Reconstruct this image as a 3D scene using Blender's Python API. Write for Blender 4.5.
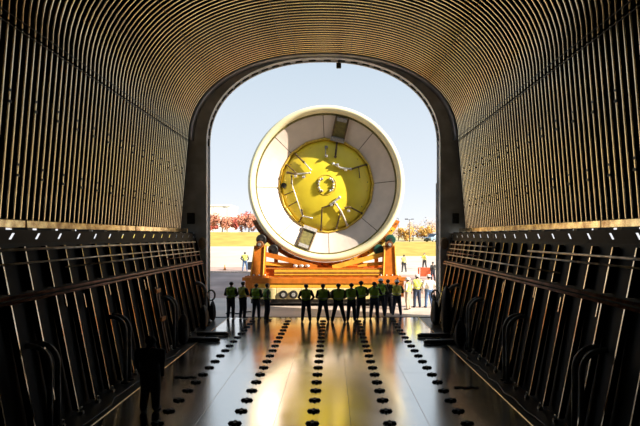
import bpy, bmesh, math, random
import numpy as np
from mathutils import Vector, Matrix

for o in list(bpy.data.objects):
    bpy.data.objects.remove(o, do_unlink=True)
SC = bpy.context.scene
COL = SC.collection
PI = math.pi
R = math.radians
random.seed(11)

# ------------------------------------------------------------------ camera, sky, sun, exposure
FPX = 520.0
cam_d = bpy.data.cameras.new('camera')
cam = bpy.data.objects.new('camera', cam_d)
COL.objects.link(cam)
cam.location = (0.42, 0.0, 4.0)
cam.rotation_euler = (PI / 2, 0, 0)
cam_d.sensor_width = 36
cam_d.lens = FPX / 640 * 36
cam_d.shift_x = -12 / 640
cam_d.shift_y = 23 / 640
cam_d.clip_end = 2000
SC.camera = cam

SC.view_settings.view_transform = 'Standard'
SC.view_settings.look = 'None'
SC.view_settings.gamma = 1
SC.view_settings.use_curve_mapping = False
SC.view_settings.exposure = 1.0

SUN = Vector((math.cos(R(21)) * math.cos(R(31)), -math.sin(R(21)) * math.cos(R(31)), math.sin(R(31))))
sl = bpy.data.lights.new('sun', 'SUN')
sl.energy = 5.8
sl.color = (1.0, 0.90, 0.74)
sl.angle = R(0.6)
so = bpy.data.objects.new('sun', sl)
so.rotation_euler = (-SUN).to_track_quat('-Z', 'Y').to_euler()
so.location = (40, -20, 40)
COL.objects.link(so)

W = bpy.data.worlds.new('sky')
SC.world = W
W.use_nodes = True
nt = W.node_tree
nt.nodes.clear()
tc = nt.nodes.new('ShaderNodeTexCoord')
sx = nt.nodes.new('ShaderNodeSeparateXYZ')
cr = nt.nodes.new('ShaderNodeValToRGB')
bg = nt.nodes.new('ShaderNodeBackground')
ou = nt.nodes.new('ShaderNodeOutputWorld')
nt.links.new(tc.outputs['Generated'], sx.inputs[0])
nt.links.new(sx.outputs['Z'], cr.inputs[0])
nt.links.new(cr.outputs[0], bg.inputs[0])
nt.links.new(bg.outputs[0], ou.inputs[0])
el = cr.color_ramp.elements
el[0].position = 0.0
el[0].color = (0.84, 0.86, 0.89, 1)
el[1].position = 1.0
el[1].color = (0.26, 0.42, 0.62, 1)
e = el.new(0.10); e.color = (0.70, 0.76, 0.83, 1)
e = el.new(0.35); e.color = (0.50, 0.60, 0.70, 1)
bg.inputs[1].default_value = 0.60

# ------------------------------------------------------------------ materials
def mat(name, col, rough=0.6, metal=0.0, var=0.12, scale=6.0, col2=None, bump=0.0, bscale=40.0, stretch=None, spec=0.5, rvar=0.0, coat=0.0):
    m = bpy.data.materials.new(name)
    m.use_nodes = True
    t = m.node_tree
    b = t.nodes['Principled BSDF']
    b.inputs['Metallic'].default_value = metal
    b.inputs['Roughness'].default_value = rough
    b.inputs['Specular IOR Level'].default_value = spec
    b.inputs['Coat Weight'].default_value = coat
    c = t.nodes.new('ShaderNodeTexCoord')
    mp = t.nodes.new('ShaderNodeMapping')
    t.links.new(c.outputs['Object'], mp.inputs[0])
    if stretch:
        mp.inputs['Scale'].default_value = stretch
    n = t.nodes.new('ShaderNodeTexNoise')
    n.inputs['Scale'].default_value = scale
    n.inputs['Detail'].default_value = 5
    t.links.new(mp.outputs[0], n.inputs['Vector'])
    r = t.nodes.new('ShaderNodeValToRGB')
    c2 = col2 if col2 else tuple(max(0, x * (1 - 2.2 * var)) for x in col)
    c1 = col if col2 else tuple(min(1, x * (1 + var)) for x in col)
    r.color_ramp.elements[0].position = 0.35
    r.color_ramp.elements[1].position = 0.65
    r.color_ramp.elements[0].color = (*c2, 1)
    r.color_ramp.elements[1].color = (*c1, 1)
    t.links.new(n.outputs['Fac'], r.inputs[0])
    t.links.new(r.outputs[0], b.inputs['Base Color'])
    if rvar:
        mr = t.nodes.new('ShaderNodeMapRange')
        mr.inputs[1].default_value = 0.3
        mr.inputs[2].default_value = 0.7
        mr.inputs[3].default_value = max(0.02, rough - rvar)
        mr.inputs[4].default_value = rough + rvar
        t.links.new(n.outputs['Fac'], mr.inputs[0])
        t.links.new(mr.outputs[0], b.inputs['Roughness'])
    if bump:
        n2 = t.nodes.new('ShaderNodeTexNoise')
        n2.inputs['Scale'].default_value = bscale
        n2.inputs['Detail'].default_value = 3
        t.links.new(mp.outputs[0], n2.inputs['Vector'])
        bp = t.nodes.new('ShaderNodeBump')
        bp.inputs['Strength'].default_value = bump
        bp.inputs['Distance'].default_value = 0.02
        t.links.new(n2.outputs['Fac'], bp.inputs['Height'])
        t.links.new(bp.outputs[0], b.inputs['Normal'])
    return m

M = {}
M['rib'] = mat('rib_metal', (0.95, 0.82, 0.56), 0.16, 1.0, col2=(0.84, 0.70, 0.45), scale=1.3, rvar=0.04)
M['backing'] = mat('backing_and_rib_shade', (0.014, 0.011, 0.009), 0.7, 0.0, var=0.2, scale=1.5)  # cover backing; also painted on the rib sides as recess shade
M['hull'] = mat('hull_paint', (0.013, 0.011, 0.010), 0.6, 0.0, var=0.25, scale=1.2, spec=0.2)
M['bar'] = mat('bar_metal', (0.92, 0.80, 0.62), 0.22, 1.0, col2=(0.62, 0.44, 0.25), scale=3.0)
M['pipe'] = mat('pipe_metal', (0.60, 0.52, 0.42), 0.38, 0.8, var=0.2, scale=3)
M['redpipe'] = mat('red_brown_pipe', (0.30, 0.13, 0.08), 0.45, 0.4, var=0.25, scale=3)
M['rust'] = mat('ledge_rust', (1.0, 0.80, 0.42), 0.20, 1.0, col2=(0.36, 0.21, 0.09), scale=3.2, bump=0.2, bscale=14)
M['portal'] = mat('portal_paint', (0.74, 0.77, 0.82), 0.45, 0.0, var=0.1, scale=1.5)
M['collar'] = mat('collar_metal', (0.42, 0.43, 0.45), 0.4, 0.5, var=0.1, scale=2)
M['white'] = mat('white_paint', (0.80, 0.79, 0.76), 0.5, 0.0, var=0.06)
M['black'] = mat('black_rubber', (0.014, 0.013, 0.013), 0.5, 0.0, var=0.2)
M['deck'] = mat('deck_steel', (0.80, 0.77, 0.73), 0.17, 1.0, col2=(0.72, 0.69, 0.65), scale=0.5, rvar=0.05, bump=0.02, bscale=2.2)
M['gutter'] = mat('gutter_paint', (0.05, 0.042, 0.036), 0.35, 0.0, var=0.25, scale=1.5)
M['seam'] = mat('seam_brass', (0.75, 0.62, 0.42), 0.3, 0.9, var=0.15)
M['socket'] = mat('socket_iron', (0.016, 0.015, 0.014), 0.45, 0.3, var=0.2)
M['steel'] = mat('plain_steel', (0.45, 0.43, 0.39), 0.4, 0.8, var=0.15)
M['greypipe'] = mat('grey_pipe_paint', (0.17, 0.17, 0.17), 0.42, 0.2, var=0.15)
M['clamp'] = mat('orange_clamp', (0.72, 0.28, 0.07), 0.5, 0.1)
M['cream'] = mat('cream_paint', (0.92, 0.82, 0.52), 0.42, 0.0, var=0.03, scale=1.5)
M['olive'] = mat('olive_band', (0.15, 0.125, 0.03), 0.5, 0.0, var=0.15)
M['panel'] = mat('white_panel', (0.72, 0.61, 0.54), 0.36, 0.0, var=0.03, scale=2)
M['gold'] = mat('gold_rim', (0.80, 0.55, 0.08), 0.4, 0.2, var=0.1)
M['dome'] = mat('dome_yellow', (0.90, 0.72, 0.05), 0.40, 0.0, col2=(0.84, 0.64, 0.04), scale=1.2)
M['arm'] = mat('dome_arm', (0.12, 0.075, 0.03), 0.5, 0.2, var=0.2)
M['silver'] = mat('silver_joint', (0.75, 0.72, 0.68), 0.3, 0.5, var=0.15, scale=20)
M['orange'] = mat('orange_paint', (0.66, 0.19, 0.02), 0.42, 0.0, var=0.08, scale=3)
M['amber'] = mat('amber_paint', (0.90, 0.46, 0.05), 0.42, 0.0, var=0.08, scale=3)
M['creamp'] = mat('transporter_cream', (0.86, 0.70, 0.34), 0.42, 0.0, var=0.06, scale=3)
M['darkmet'] = mat('dark_metal', (0.05, 0.045, 0.04), 0.5, 0.3, var=0.2)
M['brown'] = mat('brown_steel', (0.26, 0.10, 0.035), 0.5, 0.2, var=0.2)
M['green'] = mat('green_roller', (0.02, 0.09, 0.065), 0.35, 0.0, var=0.15)
M['greyeq'] = mat('grey_equipment', (0.33, 0.31, 0.30), 0.5, 0.2, var=0.15, scale=12)
M['dock'] = mat('dock_concrete', (0.60, 0.49, 0.42), 0.5, 0.0, var=0.12, scale=0.5, rvar=0.1)
M['road'] = mat('road_asphalt', (0.50, 0.345, 0.295), 0.75, 0.0, var=0.14, scale=0.35)
M['apron'] = mat('pale_apron', (0.58, 0.50, 0.42), 0.8, 0.0, var=0.06, scale=0.3)
M['grass'] = mat('dry_grass', (0.50, 0.38, 0.075), 0.9, 0.0, col2=(0.40, 0.28, 0.05), scale=0.5)
M['field'] = mat('far_field', (0.50, 0.42, 0.22), 0.9, 0.0, var=0.1, scale=0.05)
M['water'] = mat('river_water', (0.03, 0.05, 0.06), 0.08, 0.0, var=0.1, bump=0.2, bscale=3)
M['bark'] = mat('tree_bark', (0.10, 0.06, 0.04), 0.9, 0.0)
M['skin'] = mat('skin_tone', (0.52, 0.31, 0.22), 0.55, 0.0, var=0.05)
M['skin2'] = mat('skin_tone_deep', (0.20, 0.105, 0.07), 0.55, 0.0, var=0.05)
M['hair'] = mat('dark_hair', (0.025, 0.016, 0.011), 0.6, 0.0, var=0.2, scale=30)
M['shoe'] = mat('work_boot', (0.03, 0.022, 0.017), 0.6, 0.0)
M['vest'] = mat('vest_lime', (0.36, 0.62, 0.05), 0.6, 0.0, var=0.06, scale=8)
M['vesty'] = mat('vest_yellow', (0.86, 0.86, 0.14), 0.6, 0.0, var=0.06, scale=8)
M['stripe'] = mat('vest_stripe', (0.55, 0.56, 0.52), 0.35, 0.2, var=0.05)
M['navy'] = mat('navy_cloth', (0.02, 0.024, 0.045), 0.8, 0.0, var=0.15, scale=9)
M['blackc'] = mat('black_cloth', (0.014, 0.013, 0.014), 0.8, 0.0, var=0.15, scale=9)
M['char'] = mat('charcoal_cloth', (0.04, 0.04, 0.045), 0.8, 0.0, var=0.15, scale=9)
M['jeans'] = mat('blue_jeans', (0.10, 0.17, 0.32), 0.8, 0.0, var=0.15, scale=9)
M['jeansd'] = mat('dark_jeans', (0.03, 0.045, 0.09), 0.8, 0.0, var=0.15, scale=9)
M['khaki'] = mat('khaki_cloth', (0.55, 0.43, 0.31), 0.8, 0.0, var=0.1, scale=9)
M['shirtw'] = mat('white_shirt', (0.82, 0.76, 0.66), 0.8, 0.0, var=0.05, scale=9)
M['shirtg'] = mat('olive_shirt', (0.09, 0.10, 0.05), 0.8, 0.0, var=0.1, scale=9)
M['hatw'] = mat('white_hat', (0.85, 0.84, 0.80), 0.35, 0.0, var=0.03)
M['eye'] = mat('eye_dark', (0.02, 0.015, 0.012), 0.2, 0.0)
M['tarp'] = mat('black_tarp', (0.012, 0.011, 0.011), 0.45, 0.0, var=0.3, bump=0.6, bscale=9)
M['glass'] = mat('dark_glass', (0.05, 0.07, 0.09), 0.08, 0.0, var=0.05, coat=0.5)
M['carblue'] = mat('car_blue_grey', (0.27, 0.38, 0.50), 0.3, 0.3, var=0.04, coat=0.5)
M['red'] = mat('red_orange_board', (0.78, 0.16, 0.06), 0.6, 0.0, var=0.06)
M['bldg'] = mat('building_white', (0.86, 0.84, 0.80), 0.7, 0.0, var=0.03)
M['lamp'] = mat('lamp_post_grey', (0.10, 0.10, 0.11), 0.5, 0.3, var=0.05)
M['board'] = mat('board_brown', (0.16, 0.085, 0.05), 0.55, 0.1, var=0.2)

def leafmat(name, c1, c2):
    return mat(name, c1, 0.8, 0.0, col2=c2, scale=0.9)
M['leaf_red'] = leafmat('leaf_red', (0.50, 0.11, 0.07), (0.30, 0.05, 0.04))
M['leaf_pink'] = leafmat('leaf_russet', (0.56, 0.26, 0.17), (0.40, 0.15, 0.10))
M['leaf_brown'] = leafmat('leaf_brown', (0.40, 0.26, 0.18), (0.27, 0.15, 0.10))
M['leaf_gold'] = leafmat('leaf_gold', (0.68, 0.42, 0.10), (0.50, 0.27, 0.06))
M['leaf_pale'] = leafmat('leaf_pale', (0.62, 0.48, 0.38), (0.48, 0.35, 0.27))

# ------------------------------------------------------------------ mesh helpers
class MB:
    def __init__(s):
        s.v = []; s.f = []; s.mi = []; s.sm = []
    def add(s, vs, fs, mi=0, smooth=False):
        k = len(s.v)
        s.v += [tuple(p) for p in vs]
        s.f += [tuple(i + k for i in f) for f in fs]
        s.mi += [mi] * len(fs)
        s.sm += [smooth] * len(fs)
        return s
    def box(s, a, b, mi=0, M4=None, bev=0.0):
        x0, y0, z0 = a; x1, y1, z1 = b
        if bev > 0:
            bm = bmesh.new()
            bmesh.ops.create_cube(bm, size=1)
            for v in bm.verts:
                v.co = Vector(((x0 + x1) / 2 + v.co.x * (x1 - x0), (y0 + y1) / 2 + v.co.y * (y1 - y0), (z0 + z1) / 2 + v.co.z * (z1 - z0)))
            bmesh.ops.bevel(bm, geom=list(bm.edges), offset=bev, segments=1, affect='EDGES')
            bm.verts.index_update()
            vs = [v.co.copy() for v in bm.verts]
            fs = [[v.index for v in f.verts] for f in bm.faces]
            bm.free()
        else:
            vs = [Vector(p) for p in ((x0, y0, z0), (x1, y0, z0), (x1, y1, z0), (x0, y1, z0), (x0, y0, z1), (x1, y0, z1), (x1, y1, z1), (x0, y1, z1))]
            fs = [(0, 3, 2, 1), (4, 5, 6, 7), (0, 1, 5, 4), (1, 2, 6, 5), (2, 3, 7, 6), (3, 0, 4, 7)]
        if M4 is not None:
            vs = [M4 @ v for v in vs]
        return s.add(vs, fs, mi)
    def prism(s, poly, d0, d1, axis='y', mi=0):
        n = len(poly)
        def P(p, d):
            return (p[0], d, p[1]) if axis == 'y' else ((d, p[0], p[1]) if axis == 'x' else (p[0], p[1], d))
        vs = [P(p, d0) for p in poly] + [P(p, d1) for p in poly]
        fs = [tuple(range(n)), tuple(range(2 * n - 1, n - 1, -1))]
        for i in range(n):
            j = (i + 1) % n
            fs.append((i, i + n, j + n, j))
        return s.add(vs, fs, mi)
    def tube(s, pts, r, n=8, mi=0, closed=False, caps=True):
        pts = [Vector(p) for p in pts]
        rs = r if isinstance(r, (list, tuple)) else [r] * len(pts)
        m = len(pts)
        up = None
        vs = []
        for i, p in enumerate(pts):
            if closed:
                t = pts[(i + 1) % m] - pts[i - 1]
            else:
                t = pts[min(i + 1, m - 1)] - pts[max(i - 1, 0)]
            t.normalize()
            if up is None:
                up = Vector((0, 0, 1)) if abs(t.z) < 0.9 else Vector((1, 0, 0))
            a = up - t * up.dot(t)
            if a.length < 1e-5:
                a = t.orthogonal()
            a.normalize()
            up = a
            b = t.cross(a)
            for k in range(n):
                an = 2 * PI * k / n
                vs.append(p + (a * math.cos(an) + b * math.sin(an)) * rs[i])
        fs = []
        for i in range(m if closed else m - 1):
            for k in range(n):
                i2 = (i + 1) % m
                fs.append((i * n + k, i * n + (k + 1) % n, i2 * n + (k + 1) % n, i2 * n + k))
        s.add(vs, fs, mi, True)
        if caps and not closed:
            k = len(s.v) - m * n
            s.f.append(tuple(range(k + n - 1, k - 1, -1))); s.mi.append(mi); s.sm.append(False)
            q = k + (m - 1) * n
            s.f.append(tuple(range(q, q + n))); s.mi.append(mi); s.sm.append(False)
        return s
    def bar(s, p0, p1, w, h, mi=0):
        p0 = Vector(p0); p1 = Vector(p1)
        d = p1 - p0
        q = d.to_track_quat('Y', 'Z').to_matrix().to_4x4()
        m4 = Matrix.Translation(p0) @ q
        return s.box((-w / 2, 0, -h / 2), (w / 2, d.length, h / 2), mi, m4)
    def ball(s, c, r, nu=12, nv=8, mi=0, M3=None):
        vs = []; fs = []
        rr = r if isinstance(r, (tuple, list)) else (r, r, r)
        for i in range(nv + 1):
            th = PI * i / nv
            for k in range(nu):
                ph = 2 * PI * k / nu
                p = Vector((math.sin(th) * math.cos(ph) * rr[0], math.sin(th) * math.sin(ph) * rr[1], math.cos(th) * rr[2]))
                if M3 is not None:
                    p = M3 @ p
                vs.append(p + Vector(c))
        for i in range(nv):
            for k in range(nu):
                fs.append((i * nu + k, (i + 1) * nu + k, (i + 1) * nu + (k + 1) % nu, i * nu + (k + 1) % nu))
        return s.add(vs, fs, mi, True)
    def mesh(s, name, mats):
        me = bpy.data.meshes.new(name)
        me.from_pydata(s.v, [], s.f)
        for m in (mats if isinstance(mats, (list, tuple)) else [mats]):
            me.materials.append(M[m] if isinstance(m, str) else m)
        me.polygons.foreach_set('material_index', s.mi)
        me.polygons.foreach_set('use_smooth', s.sm)
        me.update()
        return me
    def build(s, name, mats, parent=None):
        return link(name, s.mesh(name, mats), parent)

def link(name, me, parent=None, loc=None):
    o = bpy.data.objects.new(name, me)
    COL.objects.link(o)
    if parent is not None:
        o.parent = parent
    if loc is not None:
        o.location = loc
    return o

def thing(name, label, cat, loc=(0, 0, 0), rz=0.0, group=None):
    o = bpy.data.objects.new(name, None)
    COL.objects.link(o)
    o.location = loc
    o.rotation_euler = (0, 0, rz)
    return tag(o, label, cat, group)

def tag(o, label, cat, group=None):
    o['label'] = label
    o['category'] = cat
    if group:
        o['group'] = group
    return o

def struct(o, label=None):
    o['kind'] = 'structure'
    if label:
        o['label'] = label
    return o

def recenter(o, p):
    """put the origin of a mesh built in world space at p"""
    p = Vector(p)
    o.data.transform(Matrix.Translation(-p))
    o.location = p
    return o

# ------------------------------------------------------------------ barge profile
Y0, Y1 = -8.0, 24.85         # cover extent
YP0, YP1 = 25.2, 25.6        # portal frame
NEXP = 2.2

def sup(a, b, t):
    c, s_ = math.cos(t), math.sin(t)
    return (a * math.copysign(abs(c) ** (2 / NEXP), c), b * abs(s_) ** (2 / NEXP))

def arch(a, b, zc, n):
    return [(x, zc + z) for x, z in (sup(a, b, PI * i / n) for i in range(n + 1))]    # from +a over the top to -a

def lowx(h):
    return 5.4 + 0.76 * h / 3.85

LED0, LED1 = 4.18, 4.36
STR_B, STR_T = (6.80, 4.30), (6.45, 8.6)
ARB = 4.17
ARCH = arch(6.45, ARB, 8.6, 36)

# ---- floor
fl = MB().box((-5.45, Y0, -0.30), (5.45, 25.58, -0.03)).build('floor', 'gutter')
struct(fl, 'dark barge deck with rows of iron sockets')
xs = [-4.65, -2.45, 0.0 - 0.78, 0.92, 2.55, 4.65]
xs = [-4.65, -2.48, -0.82, 0.82, 2.48, 4.65]
ys = [-8.0, -3.0, 2.0, 6.6, 10.9, 15.2, 19.5, 22.6, 25.56]
for i in range(5):
    for j in range(8):
        b = MB().box((xs[i] + 0.003, ys[j] + 0.003, -0.03), (xs[i + 1] - 0.003, ys[j + 1] - 0.003, 0.0), bev=0.002)
        o = b.build('deck_plate', 'deck', fl)
for s in (-1, 1):
    for j in range(8):
        MB().box((s * 4.655, ys[j] + 0.004, -0.03), (s * 5.42, ys[j + 1] - 0.004, -0.012)).build('gutter_plate', 'gutter', fl)
    MB().box((s * 4.655 - 0.009, Y0, -0.02), (s * 4.655 + 0.009, 25.56, 0.014)).build('seam_strip', 'seam', fl)
# cloverleaf sockets
def socket_mesh():
    m = MB()
    out = []
    for k in range(40):
        a = 2 * PI * k / 40
        r = 0.095 + 0.030 * math.cos(4 * a)
        if abs(math.cos(a)) > 0.86:
            r += 0.030
        out.append((r * math.cos(a), r * math.sin(a) * 1.0))
    n = 40
    vs = [(x, y, 0) for x, y in out] + [(x * 0.80, y * 0.80, 0.05) for x, y in out] + [(x * 0.35, y * 0.35, 0.055) for x, y in out] + [(x * 0.3, y * 0.3, 0.03) for x, y in out]
    fs = []
    for q in range(3):
        for k in range(n):
            fs.append((q * n + k, q * n + (k + 1) % n, (q + 1) * n + (k + 1) % n, (q + 1) * n + k))
    fs.append(tuple(range(3 * n, 4 * n)))
    m.add(vs, fs)
    return m.mesh('deck_socket', 'socket')
sm = socket_mesh()
for r in range(5):
    for k in range(24):
        y = 6.39 + 0.782 * k
        link('deck_socket', sm, fl, ((r - 2) * 1.65, y, 0.0))
# hinge sill
sill = MB().box((-5.6, 25.58, -0.30), (5.6, 25.74, 0.012), bev=0.01).build('trim_1', 'darkmet')
struct(sill, 'dark steel sill at the barge mouth')

# ---- walls, ceiling
def strip(pts, y0, y1, thick):
    """solid shell strip: pts list of (x,z) inner line, thickened outwards by thick"""
    m = MB()
    n = len(pts)
    outs = []
    for i, p in enumerate(pts):
        a = Vector(pts[max(0, i - 1)]); b = Vector(pts[min(n - 1, i + 1)])
        t = (b - a).normalized()
        nn = Vector((t.y, -t.x))
        outs.append((p[0] + nn.x * thick, p[1] + nn.y * thick))
    poly = list(pts) + outs[::-1]
    vs = [(x, y0, z) for x, z in poly] + [(x, y1, z) for x, z in poly]
    N = len(poly)
    fs = []
    for i in range(N):
        j = (i + 1) % N
        fs.append((i, j, j + N, i + N))
    for i in range(n - 1):
        q = (i, i + 1, N - 2 - i, N - 1 - i)
        fs.append(q)
        fs.append(tuple(k + N for k in q[::-1]))
    m.add(vs, fs)
    return m

DEP = 0.13          # corrugation depth
walls = {}
for s, nm in ((-1, 'wall_left'), (1, 'wall_right')):
    m = MB()
    # lower hull plate
    for a in (strip([(5.4, -0.3), (6.16, 3.85)], Y0, YP0, 0.12),):
        m.add([(s * x, y, z) for x, y, z in a.v], a.f)
    # upper cover backing (outside of the ribs)
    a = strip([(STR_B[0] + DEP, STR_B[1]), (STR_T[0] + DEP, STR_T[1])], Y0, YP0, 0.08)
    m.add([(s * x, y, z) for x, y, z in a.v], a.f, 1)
    o = m.build(nm, ['hull', 'backing'])
    struct(o, 'dark sloping hull side below a ribbed metal cover')
    walls[s] = o
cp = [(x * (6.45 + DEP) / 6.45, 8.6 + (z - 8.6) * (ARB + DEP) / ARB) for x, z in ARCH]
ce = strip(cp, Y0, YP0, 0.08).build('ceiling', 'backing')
struct(ce, 'arched barge cover lined with fine curved metal ribs')

def rib_mesh(name, pts, tick=None):
    """hat section swept along the profile, crown at the profile line"""
    sec = [(-0.060, -DEP), (-0.044, -0.014), (-0.026, 0.0), (0.026, 0.0), (0.044, -0.014), (0.060, -DEP)]
    m = MB()
    n = len(pts)
    rows = []
    for i, p in enumerate(pts):
        a = Vector(pts[max(0, i - 1)]); b = Vector(pts[min(n - 1, i + 1)])
        t = (b - a).normalized()
        nn = Vector((-t.y, t.x))
        if nn.dot(Vector((0, 6.5)) - Vector(p)) < 0:
            nn = -nn
        rows.append([(p[0] + nn.x * d, yy, p[1] + nn.y * d) for yy, d in sec])
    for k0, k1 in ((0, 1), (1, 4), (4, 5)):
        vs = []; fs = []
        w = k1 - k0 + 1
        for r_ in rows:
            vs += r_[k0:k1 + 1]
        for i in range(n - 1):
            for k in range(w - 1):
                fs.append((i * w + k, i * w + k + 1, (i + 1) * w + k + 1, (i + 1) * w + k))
        m.add(vs, fs, 0 if k1 - k0 == 3 else 2, True)  # crown stays metal; sides get near-black colour, shade between ribs painted in
    if tick:
        for z in tick:
            u = (z - pts[0][1]) / (pts[-1][1] - pts[0][1])
            x = pts[0][0] + (pts[-1][0] - pts[0][0]) * u
            for dz in (-0.12, 0.12):
                m.box((x - 0.012, -0.05, z + dz - 0.03), (x + 0.012, 0.05, z + dz + 0.03), 1)
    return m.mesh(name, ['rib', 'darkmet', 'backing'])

PITCH = 0.25
side_ribs = {}
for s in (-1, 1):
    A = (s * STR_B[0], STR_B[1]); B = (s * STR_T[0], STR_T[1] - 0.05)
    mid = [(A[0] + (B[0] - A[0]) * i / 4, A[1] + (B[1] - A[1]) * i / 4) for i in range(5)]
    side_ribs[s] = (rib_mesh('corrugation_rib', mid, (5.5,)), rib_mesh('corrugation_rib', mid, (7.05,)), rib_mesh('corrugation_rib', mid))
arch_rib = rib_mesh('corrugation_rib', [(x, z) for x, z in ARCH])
ny = int((Y1 - 5.5) / PITCH)
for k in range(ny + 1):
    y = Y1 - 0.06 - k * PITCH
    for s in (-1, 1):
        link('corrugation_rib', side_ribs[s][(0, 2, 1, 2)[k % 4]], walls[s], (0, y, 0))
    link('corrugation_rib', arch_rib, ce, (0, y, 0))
# seams on the cover: dark joint straps following the barge
def strap(p, w, name, parent, mname='darkmet', y0=5.4, y1=24.9):
    o = MB().box((p[0] - w / 2, y0, p[1] - 0.02), (p[0] + w / 2, y1, p[1] + 0.02)).build(name, mname, parent)
    return o
for s in (-1, 1):
    m = MB()
    for dz in (-0.09, 0.14):
        m.bar((s * 6.44, 5.4, 8.6 + dz), (s * 6.44, 24.85, 8.6 + dz), 0.016, 0.016)
    m.build('joint_strap', 'darkmet', walls[s])
    for ix in (15, 16) if s > 0 else (20, 21):
        x, z = ARCH[ix]
        MB().bar((x, 5.4, z - 0.004), (x, 24.85, z - 0.002), 0.018, 0.014).build('joint_strap', 'darkmet', ce)
    ixs = 8 if s > 0 else 28
    x, z = ARCH[ixs]
    MB().bar((x, 5.4, z), (x, 24.85, z), 0.016, 0.014).build('joint_strap', 'darkmet', ce)

# rear end of the hold
wb = MB().box((-7.2, Y0 - 0.2, -0.3), (7.2, Y0, 13.4)).build('wall_back', 'hull')
struct(wb, 'dark closed end of the hold')

# ledges, slot band, bars, pipes
for s in (-1, 1):
    w = walls[s]
    for j in range(5):
        a = -8 + j * 6.6
        MB().box((s * 6.52, a + 0.01, LED0), (s * 6.86, a + 6.59, LED1), bev=0.015).build('ledge_beam', 'rust', w)
    # gap band between hull top (3.85) and ledge (4.18): plates with slanted daylight slots
    MB().box((s * 6.16, Y0, 3.80), (s * 6.34, YP0, 3.93)).build('top_rail', 'hull', w)
    yy = 5.0
    MB().box((s * 6.20, Y0, 3.93), (s * 6.24, yy, 4.13)).build('slot_plate', 'hull', w)
    while yy < 25.1:
        y2 = min(yy + 0.95, YP0)
        g = 0.055
        m = MB()
        m.prism([(yy + g, 3.93), (y2 - g, 3.93), (y2 - g + 0.12, 4.06), (yy + g + 0.12, 4.06)], s * 6.20, s * 6.215, 'x')
        m.box((s * 6.20, yy, 4.06), (s * 6.24, y2, 4.13))
        m.build('slot_plate', 'hull', w)
        # wide thin slit under the ledge, broken by blocks
        MB().box((s * 6.20, yy + 0.62, 4.13), (s * 6.55, yy + 0.80, 4.18)).build('spacer_block', 'black', w)
        yy = y2
    # stiffener bars, each in three lengths
    nb = 0
    y = 6.0 if s < 0 else 6.3
    while y < 24.9:
        for (h0, h1) in ((0.06, 2.66), (2.86, 3.78)):
            m = MB()
            x0, x1 = lowx(h0), lowx(h1)
            poly0 = [(x0 + 0.02, h0), (x0 - 0.10, h0), (x1 - 0.10, h1), (x1 + 0.02, h1)]
            m.prism([(s * a, b) for a, b in poly0], y - 0.008, y + 0.008)
            pf = [(x0 - 0.10, h0), (x0 - 0.118, h0), (x1 - 0.118, h1), (x1 - 0.10, h1)]
            m.prism([(s * a, b) for a, b in pf], y - 0.017, y + 0.017, mi=1)
            m.build('stiffener_bar', ['hull', 'bar'], w)
        # shackle at the foot
        m = MB()
        cx = s * (lowx(0) - 0.16)
        m.box((cx - 0.05, y - 0.04, -0.012), (cx + 0.05, y + 0.04, 0.05))
        ring = [(cx + 0.0, y + 0.055 * math.cos(a), 0.085 + 0.055 * math.sin(a)) for a in [2 * PI * q / 10 for q in range(10)]]
        m.tube(ring, 0.016, 6, closed=True)
        m.build('shackle', 'steel', w)
        y += 0.82
        nb += 1
    # short bracket bars beside some stiffeners
    for k, y in enumerate([8.9, 10.6, 12.3, 13.9, 16.4] if s > 0 else [9.4, 12.2, 13.1, 14.6, 17.3]):
        h = 2.35 if k % 2 else 2.2
        MB().bar((s * (lowx(h) - 0.05), y, h), (s * (lowx(h + 0.35) - 0.05), y, h + 0.35), 0.03, 0.05).build('short_bracket', 'bar', w)

def wall_pipe(s, h, y0, y1, r, mname, off=0.17):
    x = s * (lowx(h) - off)
    return MB().tube([(x, y0, h), (x, (y0 + y1) / 2, h + 0.004), (x, y1, h)], r, 10).build('wall_pipe', mname, walls[s])
wall_pipe(-1, 3.72, 6, 24.3, 0.030, 'pipe'); wall_pipe(-1, 3.44, 6, 23.8, 0.022, 'pipe')
wall_pipe(-1, 3.27, 12.3, 24.6, 0.024, 'pipe'); wall_pipe(-1, 3.12, 19.5, 24.6, 0.022, 'redpipe')
wall_pipe(1, 3.58, 6, 14.6, 0.030, 'pipe'); wall_pipe(1, 3.62, 17.5, 24.4, 0.022, 'pipe')
wall_pipe(1, 3.42, 6, 24.3, 0.022, 'pipe'); wall_pipe(1, 3.12, 12.4, 24.6, 0.024, 'pipe'); wall_pipe(1, 3.25, 19, 24.6, 0.022, 'redpipe')
for s in (-1, 1):
    for h in (2.80, 2.70):
        wall_pipe(s, h, 6, 24.7, 0.034, 'redpipe', 0.20)
    for k in range(4):
        y = 22.2 + 0.55 * k
        MB().bar((s * (lowx(3.1) - 0.14), y, 3.1), (s * (lowx(3.7) - 0.14), y, 3.7), 0.04, 0.04).build('pipe_bracket', 'redpipe', walls[s])

# ---- portal frame
def loop(hw, b, zs, n=40):
    return [(hw, -0.3), (hw, zs * 0.5)] + [(x, zs + z) for x, z in (sup(hw, b, PI * i / n) for i in range(n + 1))] + [(-hw, zs * 0.5), (-hw, -0.3)]
OPH, OPB, OPZ = 5.67, 4.20, 8.45
li, lo = loop(OPH, OPB, OPZ), loop(7.15, 4.75, 8.6)
n = len(li)
vs = [(x, YP0, z) for x, z in li] + [(x, YP0, z) for x, z in lo] + [(x, YP1, z) for x, z in li] + [(x, YP1, z) for x, z in lo]
fs = []
for i in range(n - 1):
    fs += [(i, i + 1, n + i + 1, n + i), (2 * n + i, 3 * n + i, 3 * n + i + 1, 2 * n + i + 1), (i, 2 * n + i, 2 * n + i + 1, i + 1), (n + i, n + i + 1, 3 * n + i + 1, 3 * n + i)]
wf = MB().add(vs, fs).build('wall_front', 'portal')
struct(wf, 'dark grey arched portal frame around the open barge mouth')
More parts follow.
